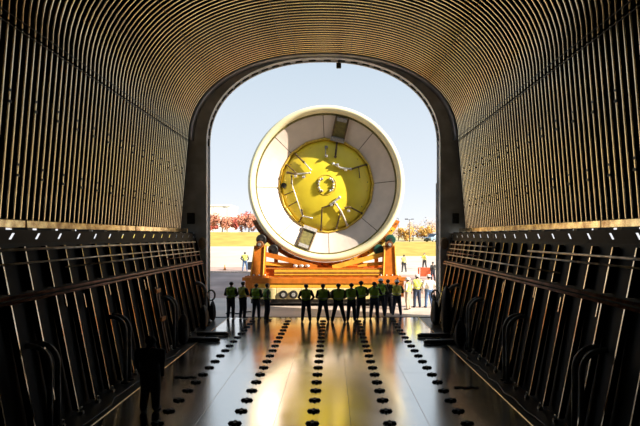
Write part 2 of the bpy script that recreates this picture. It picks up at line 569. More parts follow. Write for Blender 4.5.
# smooth collar plates between the last rib and the frame
m = MB()
cl = [(x, z) for x, z in loop(6.42, ARB - 0.03, 8.6)][1:-1]
k = len(cl)
cl2 = [(x * 1.02, z + 0.12) for x, z in cl]
ring = [(x, Y1, z) for x, z in cl] + [(x * 0.975, YP0 + 0.01, 8.6 + (z - 8.6) * 0.985 if z > 8.6 else z) for x, z in cl]
cl_f = [(i, i + 1, k + i + 1, k + i) for i in range(1, k - 2)]
m.add(ring, cl_f, 0, True)
co = m.build('collar', 'collar', wf)
co.modifiers.new('t', 'SOLIDIFY').thickness = 0.02
# rim seal: pale tube in lengths with dark clips
rim = loop(OPH - 0.03, OPB - 0.03, OPZ, 60)
rim[0] = (rim[0][0], 0.03); rim[-1] = (rim[-1][0], 0.03)
segs = [rim[0:3]]
i = 2
while i < len(rim) - 3:
    segs.append(rim[i:i + 5]); i += 4
segs.append(rim[-3:])
for sg in segs:
    if len(sg) > 1:
        MB().tube([(x, YP1 + 0.05, z) for x, z in sg], 0.06, 8).build('rim_seal', 'white', wf)
for i in range(3, len(rim) - 3, 2):
    a, b = Vector(rim[i]), Vector(rim[i + 1])
    t = (b - a).normalized() * 0.17
    c = (a + b) / 2
    MB().bar((c.x - t.x, YP1 - 0.04, c.y - t.y), (c.x + t.x, YP1 - 0.04, c.y + t.y), 0.10, 0.07).build('rim_clip', 'black', wf)
for s in (-1, 1):
    if s > 0: MB().tube([(s * (OPH - 0.09), YP1 + 0.06, 0.02), (s * (OPH - 0.09), YP1 + 0.06, 6.6 if s > 0 else 5.2)], 0.04, 10).build('guide_post', 'white', wf)
    # rounded pale bumper boss on the frame face
    MB().ball((s * 5.85, YP0 - 0.02, 3.65), (0.20, 0.08, 0.30), 14, 10).build('frame_boss', 'khaki', wf)
    MB().box((s * 6.25, YP0 - 0.14, 4.6), (s * 6.55, YP0, 5.1), bev=0.02).build('junction_box', 'darkmet', wf)
# small lamp hanging at the crown of the opening
t = thing('floodlight', 'small dark floodlight hanging at the crown of the arch', 'lamp', (0.75, 25.45, 12.56))
MB().box((-0.12, -0.10, -0.34), (0.12, 0.10, -0.10), bev=0.02).build('housing', 'black', t)
MB().tube([(0, 0, -0.10), (0, 0, 0.08)], 0.03, 8).build('stem', 'darkmet', t)

# ------------------------------------------------------------------ outside ground
def lerp(tab, y):
    return float(np.interp(y, [a for a, _ in tab], [b for _, b in tab]))
TL = [(25, 0), (38, 0), (48, .77), (75, 2.5), (92, 4.65), (125, 5.0), (420, 6)]
TR = [(25, 0), (45, 0), (57, .38), (75, 1.1), (96, 2.95), (105, 2.7), (150, 3.2), (420, 6)]
def H(x, y):
    t = min(1, max(0, (x + 8) / 17)); t = t * t * (3 - 2 * t)
    q = min(1, max(0, (abs(x) - 32) / 25)); q = q * q * (3 - 2 * q)
    return (lerp(TL, y) * (1 - t) + lerp(TR, y) * t) * (1 - q)
def ground(name, x0, x1, y0, y1, nx, nyy, m, dz=0.0, label=None, thick=0.5):
    b = MB()
    vs = []
    for j in range(nyy + 1):
        for i in range(nx + 1):
            x = x0 + (x1 - x0) * i / nx; y = y0 + (y1 - y0) * j / nyy
            vs.append((x, y, H(x, y) + dz))
    fs = [(j * (nx + 1) + i, j * (nx + 1) + i + 1, (j + 1) * (nx + 1) + i + 1, (j + 1) * (nx + 1) + i) for j in range(nyy) for i in range(nx)]
    b.add(vs, fs, 0, True)
    o = b.build(name, m)
    return struct(o, label)
ground('dock_ground', -90, 90, 25.74, 33.5, 60, 4, 'dock', 0, 'pale concrete dock at the barge mouth')
ground('road', -90, 90, 33.5, 51, 60, 12, 'road', 0, 'grey road behind the dock')
ground('apron', -90, 90, 51, 75, 60, 8, 'apron', 0, 'pale sandy apron below the bank')
ground('grass_bank', -90, 90, 75, 108, 60, 14, 'grass', 0, 'dry yellow grass bank')
ground('field', -300, 300, 108, 420, 40, 10, 'field', 0, 'open ground far behind the trees')
b = MB().box((-90, 25.6, -3), (90, 25.74, -0.02)).build('quay_wall', 'road'); struct(b, 'quay face below the dock')
b = MB().box((-300, -150, -1.7), (300, 25.6, -1.6)).build('river_water', 'water'); struct(b, 'river around the barge')
m = MB()
for i in range(40):
    x0 = -60 + i * 3.0
    m2 = MB()
    p = [(x0 + 0.01, 47.0), (x0 + 2.98, 47.0)]
    z0, z1 = H(p[0][0], 47), H(p[1][0], 47)
    vs = [(x0 + .01, 46.9, z0 - .1), (x0 + 2.98, 46.9, z1 - .1), (x0 + 2.98, 47.2, z1 - .1), (x0 + .01, 47.2, z0 - .1), (x0 + .01, 46.9, z0 + .12), (x0 + 2.98, 46.9, z1 + .12), (x0 + 2.98, 47.2, z1 + .12), (x0 + .01, 47.2, z0 + .12)]
    if x0 < -6 and x0 > -40:
        m2.add(vs, [(0, 3, 2, 1), (4, 5, 6, 7), (0, 1, 5, 4), (1, 2, 6, 5), (2, 3, 7, 6), (3, 0, 4, 7)])
        if 'kerb' not in M:
            M['kerb'] = mat('kerb_stone', (0.62, 0.54, 0.47), 0.8)
            kerb = thing('kerb', 'low pale kerb along the road left of the tank', 'kerb')
        m2.build('kerb_stone', 'kerb', kerb)

# ------------------------------------------------------------------ rocket tank
TC = Vector((0.07, 30.3, 7.06))
tank = thing('rocket_tank', 'huge cream cylindrical tank with white panels and a yellow dome', 'tank', TC)
def lathe(prof, n=96, smooth=True):
    """prof: list of (r, y); axis y"""
    m = MB()
    vs = []
    for r_, y in prof:
        for k in range(n):
            a = 2 * PI * k / n
            vs.append((r_ * math.cos(a), y, r_ * math.sin(a)))
    fs = []
    for i in range(len(prof) - 1):
        for k in range(n):
            fs.append((i * n + k, i * n + (k + 1) % n, (i + 1) * n + (k + 1) % n, (i + 1) * n + k))
    m.add(vs, fs, 0, smooth)
    return m
lathe([(4.50, 0.7), (4.56, 0.45), (4.58, 0.15), (4.54, -0.08), (4.46, -0.22), (4.36, -0.26), (4.24, -0.20), (4.17, -0.06), (4.14, 0.12), (4.14, 0.35)], 128).build('flange_ring', 'cream', tank)
lathe([(4.16, 0.18), (4.12, 0.16), (4.06, 0.20), (4.06, 0.40)], 128).build('inner_band', 'olive', tank)
lathe([(4.50, 0.6), (4.45, 0.8), (4.45, 11.0), (3.6, 12.6), (0.02, 13.4)], 96).build('barrel', 'cream', tank)
# eight cone panels
PO, PIN, YO, YI = 4.09, 2.86, 0.30, 1.22
def cone_pt(r, a):
    u = (PO - r) / (PO - PIN)
    return (r * math.cos(a), YO + (YI - YO) * u, r * math.sin(a))
lathe([(PO + .02, YO + .12), (PIN - .02, YI + .14)], 64).build('panel_backing', 'arm', tank)
SEGA = PI / 8       # 16-sided inner edge
for p in range(8):
    a0 = R(2.5) + p * PI / 4 + 0.0055
    a1 = a0 + PI / 4 - 0.011
    na = 12
    m = MB()
    vs = []
    for lay in (0, 1):
        for i in range(na + 1):
            a = a0 + (a1 - a0) * i / na
            # inner edge polygonal (two straight edges per panel)
            half = 0 if i <= na / 2 else 1
            am = (a0 + (a1 - a0) * (0.25 + 0.5 * half))
            rin = PIN * math.cos(PI / 16) / math.cos(a - am)
            for r_ in (PO, rin):
                x, y, z = cone_pt(r_, a)
                vs.append((x, y + 0.04 * lay, z))
    L = 2 * (na + 1)
    fs = []
    for i in range(na):
        q = 2 * i
        fs += [(q, q + 1, q + 3, q + 2), (L + q, L + q + 2, L + q + 3, L + q + 1), (q, q + 2, L + q + 2, L + q), (q + 1, L + q + 1, L + q + 3, q + 3)]
    fs += [(0, L, L + 1, 1), (L - 2, L - 1, 2 * L - 1, 2 * L - 2)]
    m.add(vs, fs)
    m.build('cone_panel', 'panel', tank)
# polygonal gold rim in sixteen lengths joined
pts = []
for k in range(16):
    a = R(2.5) + k * PI / 8
    pts.append((2.84 * math.cos(a), YI - 0.02, 2.84 * math.sin(a)))
MB().tube(pts, 0.065, 8, closed=True).build('gold_rim', 'gold', tank)
lathe([(2.82, YI), (2.86, YI + 0.7), (3.0, YI + 1.0)], 16, False).build('rim_skirt', 'gold', tank)
prof = []
for i in range(15):
    u = i / 14
    prof.append((2.95 * math.cos(u * PI / 2) + 0.001, 1.66 - 0.90 * math.sin(u * PI / 2)))
lathe(prof, 72).build('dome', 'dome', tank)
def dome_y(r_):
    u = math.acos(min(1, r_ / 2.95))
    return 1.66 - 0.90 * math.sin(u)
def dp(px, py, off=0.08):
    """point on the dome from offsets in metres right / up of the axis"""
    return Vector((px, dome_y(math.hypot(px, py)) - off, py))
S16 = 1 / 16.4
def pp(x, y, off=0.08):
    return dp((x - 327) * S16, (183.5 - y) * S16, off)
# fixtures on the dome
hatch = MB().tube([(0.60 * math.cos(a), dome_y(.6) - 0.01, 0.60 * math.sin(a)) for a in [2 * PI * q / 40 for q in range(40)]], 0.02, 6, closed=True).build('hatch', 'gold', tank)
for k in range(14):
    a = R(60) + (k % 7) * R(40) + (0 if k < 7 else PI)
    if k < 7:
        x, z = -0.24 + 0.21 * math.cos(R(90 + k * 30)), 0.36 * math.sin(R(90 + k * 30))
    else:
        x, z = 0.24 + 0.21 * math.cos(R(90 - (k - 7) * 30)), 0.36 * math.sin(R(90 - (k - 7) * 30))
    m = MB().ball((x, 0.71, z), (0.075, 0.10, 0.085), 8, 6)
    m.box((x - 0.05, 0.65, z - 0.03), (x + 0.05, 0.79, z + 0.04))
    m.build('valve', 'silver' if k % 3 else 'greyeq', hatch)
arms = [  # polylines in photo-derived metres on the dome
    ([(352, 168), (363, 164), (367, 163)], 'arm', .05), ([(359, 166), (360, 176)], 'arm', .03),
    ([(334, 163), (341, 167), (351, 168)], 'silver', .06),
    ([(338, 138), (336, 156)], 'arm', .06), ([(326.5, 146), (326.5, 156)], 'greyeq', .035),
    ([(297, 153), (305, 161)], 'arm', .055), ([(305, 161), (312, 169)], 'silver', .045),
    ([(288, 163), (298, 172)], 'arm', .035), ([(289, 171), (297, 173)], 'arm', .06), ([(297, 173), (311, 172)], 'silver', .05),
    ([(293, 174), (294, 185), (300, 203), (303, 212)], 'silver', .03), ([(293, 175), (293, 182)], 'arm', .04),
    ([(286, 193), (294, 190)], 'arm', .03), ([(290, 204), (298, 200)], 'arm', .03),
    ([(300, 220), (304, 213), (303, 208)], 'arm', .045), ([(304, 214), (313, 216)], 'silver', .04),
    ([(322, 228), (323, 206), (334, 203)], 'arm', .05), ([(332, 203), (340, 196)], 'silver', .07),
    ([(337, 203), (342, 210), (348, 223)], 'panel', .06), ([(337, 226), (341, 212)], 'arm', .05),
    ([(346, 206), (350, 205), (362, 211)], 'arm', .05),
]
for pl, mm, r_ in arms:
    P = []
    for i in range(len(pl) - 1):
        for q in range(3):
            u = q / 3
            P.append(pp(pl[i][0] + (pl[i + 1][0] - pl[i][0]) * u, pl[i][1] + (pl[i + 1][1] - pl[i][1]) * u, 0.14))
    P.append(pp(*pl[-1], 0.14))
    m = MB().tube(P, r_, 8)
    m.ball(P[0], r_ * 1.5, 8, 6)
    m.ball(P[-1], r_ * 1.5, 8, 6)
    m.build('dome_fitting', mm, tank)
for x, y in ((327, 146), (327, 155.5), (297, 175), (305, 176), (338, 164), (346, 169), (349, 209), (335, 201)):
    c = pp(x, y, 0.16)
    m = MB().box((c.x - .09, c.y - .08, c.z - .07), (c.x + .09, c.y + .08, c.z + .07), bev=0.02)
    m.tube([c + Vector((0, 0, 0)), c + Vector((0.0, -0.14, 0.02))], 0.035, 8)
    m.build('sensor_box', 'greyeq' if y < 160 else 'silver', tank)
c = pp(285, 183.5, 0.02)
MB().tube([c, c + Vector((0, -0.10, 0))], 0.16, 16).build('dark_fan', 'darkmet', tank)
for k in range(30):
    a = 2 * PI * (k + 0.4) / 30
    p0 = Vector((2.80 * math.cos(a), YI + 0.42, 2.80 * math.sin(a)))
    p1 = Vector((2.50 * math.cos(a), dome_y(2.50) - 0.02, 2.42 * math.sin(a)))
    MB().bar(p0, p1, 0.035, 0.05).build('stringer', 'gold' if k % 3 else 'arm', tank)
# two olive access steps bridging the cone
for aa in (76, -110):
    a = R(aa)
    t_ = Vector((-math.sin(a), 0, math.cos(a)))
    p = [Vector(cone_pt(r_, a)) + Vector((0, -0.09, 0)) for r_ in (4.05, 2.80)]
    nrm = (p[1] - p[0]).cross(t_).normalized()
    if nrm.y > 0:
        nrm = -nrm
    def slab(u0, u1, hw, d0, d1):
        A = p[0].lerp(p[1], u0); B = p[0].lerp(p[1], u1)
        vs = [A - t_ * hw + nrm * d0, A + t_ * hw + nrm * d0, B + t_ * hw + nrm * d0, B - t_ * hw + nrm * d0,
              A - t_ * hw + nrm * d1, A + t_ * hw + nrm * d1, B + t_ * hw + nrm * d1, B - t_ * hw + nrm * d1]
        return vs, [(0, 3, 2, 1), (4, 5, 6, 7), (0, 1, 5, 4), (1, 2, 6, 5), (2, 3, 7, 6), (3, 0, 4, 7)]
    m = MB(); m.add(*slab(0.05, 0.92, 0.36, 0.0, 0.06))
    st = m.build('access_plate', 'olive', tank)
    m = MB(); m.add(*slab(0.84, 1.0, 0.42, 0.06, 0.20)); m.build('grey_bracket', 'greyeq', st)
    m = MB(); m.add(*slab(0.02, 0.16, 0.30, 0.06, 0.16)); m.build('grey_bracket', 'greyeq', st)
    for sd in (-1, 1):
        m = MB()
        A = p[0].lerp(p[1], 0.0) + t_ * 0.37 * sd; B = p[0].lerp(p[1], 0.9) + t_ * 0.37 * sd
        m.bar(A + nrm * 0.08, B + nrm * 0.08, 0.06, 0.10)
        m.build('side_rail', 'arm', st)

# ------------------------------------------------------------------ transporter
tr = thing('transporter', 'orange and cream wheeled transporter cradling the huge tank', 'transporter', (0.0, 29.5, 0.0))
def tb(a, b, name, mname, parent=tr, bev=0.015):
    return MB().box(a, b, bev=bev).build(name, mname, parent)
tb((-4.3, 0.25, 0.98), (4.2, 9.0, 1.55), 'deck', 'amber')
tb((-4.45, 0.02, 1.30), (4.25, 0.25, 1.62), 'deck_edge', 'orange')
tb((-4.20, 0.08, 1.06), (4.20, 0.25, 1.30), 'deck_fascia', 'amber')
# cream fascia panels with wheel-hub windows
px = [-4.25, -2.75, -1.35, 0.1, 1.5, 2.9, 4.2]
for i in range(6):
    q = tb((px[i] + 0.015, 0.0, 0.42), (px[i + 1] - 0.015, 0.20, 1.04), 'fascia_panel', 'creamp')
    for k in range(2):
        cx = (px[i] + px[i + 1]) / 2 + (-0.29 if k == 0 else 0.29)
        if i in (1, 3, 5):
            hb = MB().tube([(cx, -0.09, 0.68), (cx, 0.02, 0.68)], 0.24, 20).build('hub', 'darkmet', q)
            MB().tube([(cx, -0.13, 0.68), (cx, -0.08, 0.68)], 0.11, 14).build('hub_cap', 'silver', hb)
tb((-4.2, 0.12, 0.16), (4.15, 8.9, 0.44), 'chassis', 'darkmet')
for i in range(10):
    cx = -3.9 + i * 0.86
    for y in (0.25, 2.8, 5.4, 8.0):
        wl = MB().tube([(cx - 0.13, y + 0.3, 0.30), (cx - 0.1, y + 0.3, 0.30), (cx + 0.1, y + 0.3, 0.30), (cx + 0.13, y + 0.3, 0.30)], [0.25, 0.30, 0.30, 0.25], 18).build('wheel', 'black', tr)
# cross beams (I sections)
def ibeam(x0, x1, y, z0, z1, m1, name='cross_beam', w=0.34):
    m = MB()
    m.box((x0, y - w / 2, z1 - 0.06), (x1, y + w / 2, z1)); m.box((x0, y - w / 2, z0), (x1, y + w / 2, z0 + 0.06)); m.box((x0, y - 0.03, z0), (x1, y + 0.03, z1))
    return m.build(name, m1, tr)
for y in (0.55, 3.4, 6.2):
    ibeam(-4.2, 4.1, y, 1.64, 2.16, 'orange')
tb((-2.9, 0.33, 1.74), (4.1, 0.45, 2.06), 'beam_web_plate', 'amber')
tb((-2.9, 0.31, 1.86), (4.1, 0.335, 1.92), 'beam_stripe', 'brown', bev=0.0)
for k in range(9):
    x = -3.4 + k * 0.82
    tb((x - 0.02, 0.36, 1.70), (x + 0.02, 0.7, 2.10), 'beam_rib', 'orange', bev=0.0)
# columns, rollers, cradle arcs
for s in (-1, 1):
    cx = 3.72 * s
    m = MB()
    lo_, hi_ = 0.42, 0.33
    sh = 0.16 * (1 if s < 0 else 0)
    vs = [(cx - lo_ - sh, 0.30, 1.6), (cx + lo_ - sh, 0.30, 1.6), (cx + lo_ - sh, 0.95, 1.6), (cx - lo_ - sh, 0.95, 1.6),
          (cx - hi_, 0.34, 3.45), (cx + hi_, 0.34, 3.45), (cx + hi_, 0.9, 3.45), (cx - hi_, 0.9, 3.45)]
    m.add(vs, [(0, 3, 2, 1), (4, 5, 6, 7), (0, 1, 5, 4), (1, 2, 6, 5), (2, 3, 7, 6), (3, 0, 4, 7)])
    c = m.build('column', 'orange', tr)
    for sd in (-1, 1):
        MB().bar((cx - sh + sd * 0.36, 0.27, 1.64), (cx + sd * 0.28, 0.31, 3.42), 0.07, 0.06).build('column_flange', 'amber', c)
    MB().tube([(cx, 0.2, 3.52), (cx, 1.0, 3.52)], 0.20, 18).build('column_pin', 'brown', c)
    MB().tube([(cx, 0.14, 3.52), (cx, 0.22, 3.52)], 0.09, 12).build('pin_cap', 'silver', c)
    MB().box((cx - 0.68 - sh, 0.15, 1.55), (cx + 0.66 - sh, 1.1, 1.72), bev=0.02).build('column_base', 'orange', c)
    for q in range(4):
        bx_ = cx - 0.5 - sh + q * 0.32
        MB().tube([(bx_, 0.24, 1.72), (bx_, 0.24, 1.80)], 0.045, 8).build('bolt', 'silver', c)
    if s < 0:
        MB().box((cx - 0.74, 0.5, 2.05), (cx - 0.44, 0.75, 2.5), bev=0.02).build('control_box', 'greyeq', c)
    # brace from column to the centre
    m = MB().bar((cx - s * 0.30, 0.62, 2.95), (s * 0.45, 0.62, 2.18), 0.26, 0.26)
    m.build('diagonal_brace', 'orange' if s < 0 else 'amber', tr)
    m = MB().bar((cx - s * 0.30, 0.72, 2.42), (s * 1.9, 0.72, 2.30), 0.2, 0.2)
    m.build('diagonal_brace', 'amber', tr)
    # end fittings
    tb((s * 4.28 - 0.22, 0.0, 0.55), (s * 4.28 + 0.22, 0.35, 1.50), 'end_fitting', 'orange')
    tb((s * 4.42 - 0.25, -0.05, 1.46), (s * 4.42 + 0.25, 0.45, 1.66), 'end_hook', 'orange')
    for q, (r_, an) in enumerate(((4.97, 41), (4.92, 51.5))):
        a = R(an)
        x, z = TC.x + s * r_ * math.cos(a), TC.z - r_ * math.sin(a)
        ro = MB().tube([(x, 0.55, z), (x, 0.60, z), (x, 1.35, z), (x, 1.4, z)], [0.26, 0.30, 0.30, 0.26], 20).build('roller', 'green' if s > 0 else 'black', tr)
        MB().tube([(x, 0.47, z), (x, 0.58, z)], 0.09, 12).build('roller_axle', 'darkmet', ro)
for k in range(22):
    a0 = R(207) + k * R(126) / 22 + 0.0015
    a1 = a0 + R(126) / 22 - 0.003
    poly = [(TC.x + 4.63 * math.cos(a0), TC.z + 4.63 * math.sin(a0)), (TC.x + 4.63 * math.cos(a1), TC.z + 4.63 * math.sin(a1)),
            (TC.x + 4.86 * math.cos(a1), TC.z + 4.86 * math.sin(a1)), (TC.x + 4.86 * math.cos(a0), TC.z + 4.86 * math.sin(a0))]
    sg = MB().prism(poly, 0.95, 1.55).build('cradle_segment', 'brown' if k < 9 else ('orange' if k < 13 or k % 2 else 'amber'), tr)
    am = (a0 + a1) / 2
    x, z = TC.x + 4.72 * math.cos(am), TC.z + 4.72 * math.sin(am)
    MB().tube([(x, 0.90, z), (x, 0.96, z)], 0.045, 8).build('bolt', 'darkmet', sg)
for k in range(7):
    a = R(232 + k * 12.7)
    x, z = TC.x + 4.80 * math.cos(a), TC.z + 4.80 * math.sin(a)
    MB().bar((x, 1.25, z), (x, 1.25, 1.56), 0.22, 0.22).build('cradle_post', 'orange' if k < 4 else 'amber', tr)
for i, x in enumerate((-1.7, -1.35, -1.0)):
    MB().ball((x, 0.5, 2.27), (0.15, 0.12, 0.10), 10, 8).build('hydraulic_valve', 'silver', tr)

# ------------------------------------------------------------------ interior fittings
def gooseneck(s, y, label, r=0.055, twin=True, top=1.80, mname='greypipe'):
    x0 = s * 5.22
    t = thing('gooseneck_pipe', label, 'pipe', (x0, y, 0.0), group='bent pipes along the hull sides')
    for k in ((0, 1) if twin else (0,)):
        pts = [(0, k * 0.30, 0.0), (0, k * 0.30, 0.7), (0, k * 0.30, top - 0.42)]
        for q in range(1, 7):
            a = q * PI / 12
            pts.append((s * 0.40 * (1 - math.cos(a)), k * 0.30, top - 0.42 + 0.42 * math.sin(a)))
        pts.append((s * 0.48, k * 0.30, top))
        MB().tube(pts, r, 10).build('pipe', mname, t)
        MB().tube([(0, k * 0.30, -0.012), (0, k * 0.30, 0.03)], r * 2.0, 14).build('pipe_flange', 'darkmet', t)
    return t
gooseneck(-1, 10.4, 'dark twin bent pipe at the bottom left, nearest on the left hull')
gooseneck(-1, 14.2, 'dark twin bent pipe on the left hull beside the walking dark figure')
gooseneck(-1, 18.6, 'dark twin bent pipe on the left hull beside the orange clamps')
gooseneck(-1, 23.2, 'thick single grey bent pipe beside the left portal', 0.085, False, 1.9, 'greyeq')
gooseneck(1, 10.0, 'dark twin bent pipe at the bottom right, nearest on the right hull')
gooseneck(1, 14.2, 'dark twin bent pipe on the right hull, second nearest')
gooseneck(1, 18.1, 'dark twin bent pipe on the right hull beside the hanging black tarpaulin')
gooseneck(1, 21.6, 'thick single grey bent pipe beside the right portal', 0.08, False, 1.95, 'greyeq')

# tall board with orange clamps on the left hull
t = thing('strut_board', 'tall brown board with two orange clamps on the left hull', 'board', (-5.27, 17.9, -0.012))
for k in (0, 1):
    MB().bar((0.0, k * 0.22, 0.0), (-0.42, k * 0.22, 2.25), 0.10, 0.06).build('board', 'board', t)
for h in (2.12, 1.15):
    x = -0.42 * h / 2.25
    MB().box((x - 0.02, -0.12, h - 0.07), (x + 0.09, 0.34, h + 0.07), bev=0.015).build('clamp', 'clamp', t)

def tarp_bundle(name, label, cat, loc, size, seed):
    rnd = random.Random(seed)
    m = MB().ball((0, 0, 0), (1, 1, 1), 18, 14)
    vs = []
    ph = [rnd.uniform(0, 6) for _ in range(4)]
    for x, y, z in m.v:
        a = math.atan2(y, x)
        k = 1 + 0.10 * math.sin(5 * a + ph[0] + 2 * z) + 0.07 * math.sin(9 * a + ph[1]) + 0.08 * math.sin(4 * z + ph[2])
        w = 0.75 + 0.25 * (1 - z) / 2
        zz = math.copysign(abs(z) ** 0.7, z)
        vs.append((x * k * w * size[0], y * k * w * size[1], (zz + 1) / 2 * size[2]))
    m.v = vs
    o = m.build('bundle', 'tarp', None)
    o.name = name
    o.location = loc
    top = MB().tube([(0, 0, size[2] * 0.97), (0, 0, size[2] + 0.10)], 0.03, 6).build('tie_strap', 'black', o)
    return tag(o, label, cat)
tarp_bundle('tarpaulin_bundle', 'black bundled tarpaulin standing against the left hull near the dark pipes', 'tarpaulin', (-5.06, 19.17, -0.012), (0.20, 0.20, 1.15), 1)
tarp_bundle('tarpaulin_bundle', 'tall black bundle beside the grey pipe near the left portal', 'tarpaulin', (-5.08, 22.3, -0.012), (0.20, 0.30, 1.05), 2)
tarp_bundle('tarpaulin_bundle', 'black bundle at the foot of the left portal frame', 'tarpaulin', (-5.22, 24.6, -0.012), (0.15, 0.25, 0.95), 3)
tarp_bundle('tarpaulin_bundle', 'low black bundle against the right hull beside twin bent pipe', 'tarpaulin', (5.05, 18.78, -0.012), (0.22, 0.22, 1.0), 4)
tarp_bundle('tarpaulin_bundle', 'tall black tarpaulin draped on the right hull', 'tarpaulin', (5.05, 21.05, -0.012), (0.22, 0.30, 2.0), 5)
tarp_bundle('tarpaulin_bundle', 'large black bundle at the foot of the right portal frame', 'tarpaulin', (5.08, 23.5, -0.012), (0.20, 0.40, 1.1), 6)
tarp_bundle('tarpaulin_bundle', 'narrow black bundle leaning beside the right portal', 'tarpaulin', (5.25, 24.6, -0.012), (0.13, 0.26, 1.3), 7)
for s, lab in ((-1, 'coiled black hose hanging beside the left portal frame'), (1, 'coiled black hose hanging beside the right portal frame')):
    t = thing('hose_coil', lab, 'hose', (s * 5.40, 25.05, 1.15))
    for k in range(3):
        MB().tube([((0.20 - 0.015 * k) * math.cos(a), -0.03 * k, (0.26 - .015 * k) * math.sin(a)) for a in [2 * PI * q / 24 for q in range(24)]], 0.022, 8, closed=True).build('hose_loop', 'black', t)
    MB().tube([(0, -0.08, 0.25), (0, 0.16, 0.25)], 0.02, 8).build('hook', 'steel', t)

# steel channels lying on the deck
def channel(loc, L, rz, label):
    t = MB()
    t.box((-L / 2, -0.10, 0.0), (L / 2, 0.10, 0.02)); t.box((-L / 2, -0.10, 0.0), (L / 2, -0.08, 0.12)); t.box((-L / 2, 0.08, 0.0), (L / 2, 0.10, 0.12))
    t.box((-L / 2, -0.10, 0.12), (L / 2, 0.10, 0.135))
    t.add([(L / 2, -0.1, 0), (L / 2 + .12, -0.06, 0), (L / 2 + .12, 0.06, 0), (L / 2, 0.1, 0), (L / 2, -0.1, .1), (L / 2 + .12, -0.06, .1), (L / 2 + .12, 0.06, .1), (L / 2, 0.1, .1)],
          [(0, 3, 2, 1), (4, 5, 6, 7), (0, 1, 5, 4), (1, 2, 6, 5), (2, 3, 7, 6), (3, 0, 4, 7)])
    o = t.build('steel_channel', 'darkmet' )
    o.location = loc; o.rotation_euler = (0, 0, rz)
    MB().tube([(L / 2 + 0.03, 0, 0.10), (L / 2 + 0.03, 0, 0.15)], 0.03, 10).build('channel_bolt', 'seam', o)
    return tag(o, label, 'steel channel', 'steel channels lying on the deck')
channel((-4.42, 20.9, 0.014), 1.15, R(-3), 'steel channel on the left deck edge, farther from camera of the pair')
channel((-4.52, 19.75, 0.014), 1.15, R(-4), 'steel channel on the left deck edge, nearer to camera of the pair')
channel((4.50, 20.6, 0.014), 1.15, PI + R(4), 'steel channel on the right deck edge, farther from camera of the pair')
channel((4.55, 19.35, 0.014), 1.2, PI + R(3), 'steel channel on the right deck edge, nearer to camera of the pair')
# loose tie-down chains on the deck
for (x, y, lab) in ((-3.72, 14.7, 'small black tie-down chain on the left deck'), (3.95, 13.7, 'small black tie-down chain on the right deck')):
    t = thing('tie_down_chain', lab, 'chain', (x, y, 0.0))
    for k in range(6):
        c = (-0.25 + k * 0.10, 0.05 * math.sin(k * 1.9), 0.018)
        MB().tube([(c[0] + 0.06 * math.cos(a), c[1] + 0.035 * math.sin(a), c[2]) for a in [2 * PI * q / 12 for q in range(12)]], 0.016, 6, closed=True).build('link', 'black', t)
# power cables along the hull feet
for s, lab in ((-1, 'black power cable running along the foot of the left hull'), (1, 'black power cable running along the foot of the right hull')):
    rnd = random.Random(5 + s)
    pts = []
    y = 6.0
    while y < 18.2:
        pts.append((s * (4.85 + rnd.uniform(-0.09, 0.09)), y, 0.02))
        y += 0.45
    o = MB().tube(pts, 0.02, 8).build('power_cable', 'black')
    tag(o, lab, 'cable')
# cables on the dock left of the crowd
pts = [(-5.0 + 1.2 * u, 26.6 + 0.25 * math.sin(u * 9) + 0.5 * u, 0.03) for u in [q / 20 for q in range(21)]]
tag(MB().tube(pts, 0.03, 8).build('dock_cable', 'black'), 'black cable snaking on the dock beside the left portal', 'cable')

# ------------------------------------------------------------------ people
def seg_dist(P, a, b):
    ab = b - a
    t = np.clip(((P - a) @ ab) / max(1e-9, ab @ ab), 0, 1)
    return np.linalg.norm(P - (a + t[:, None] * ab), axis=1), t

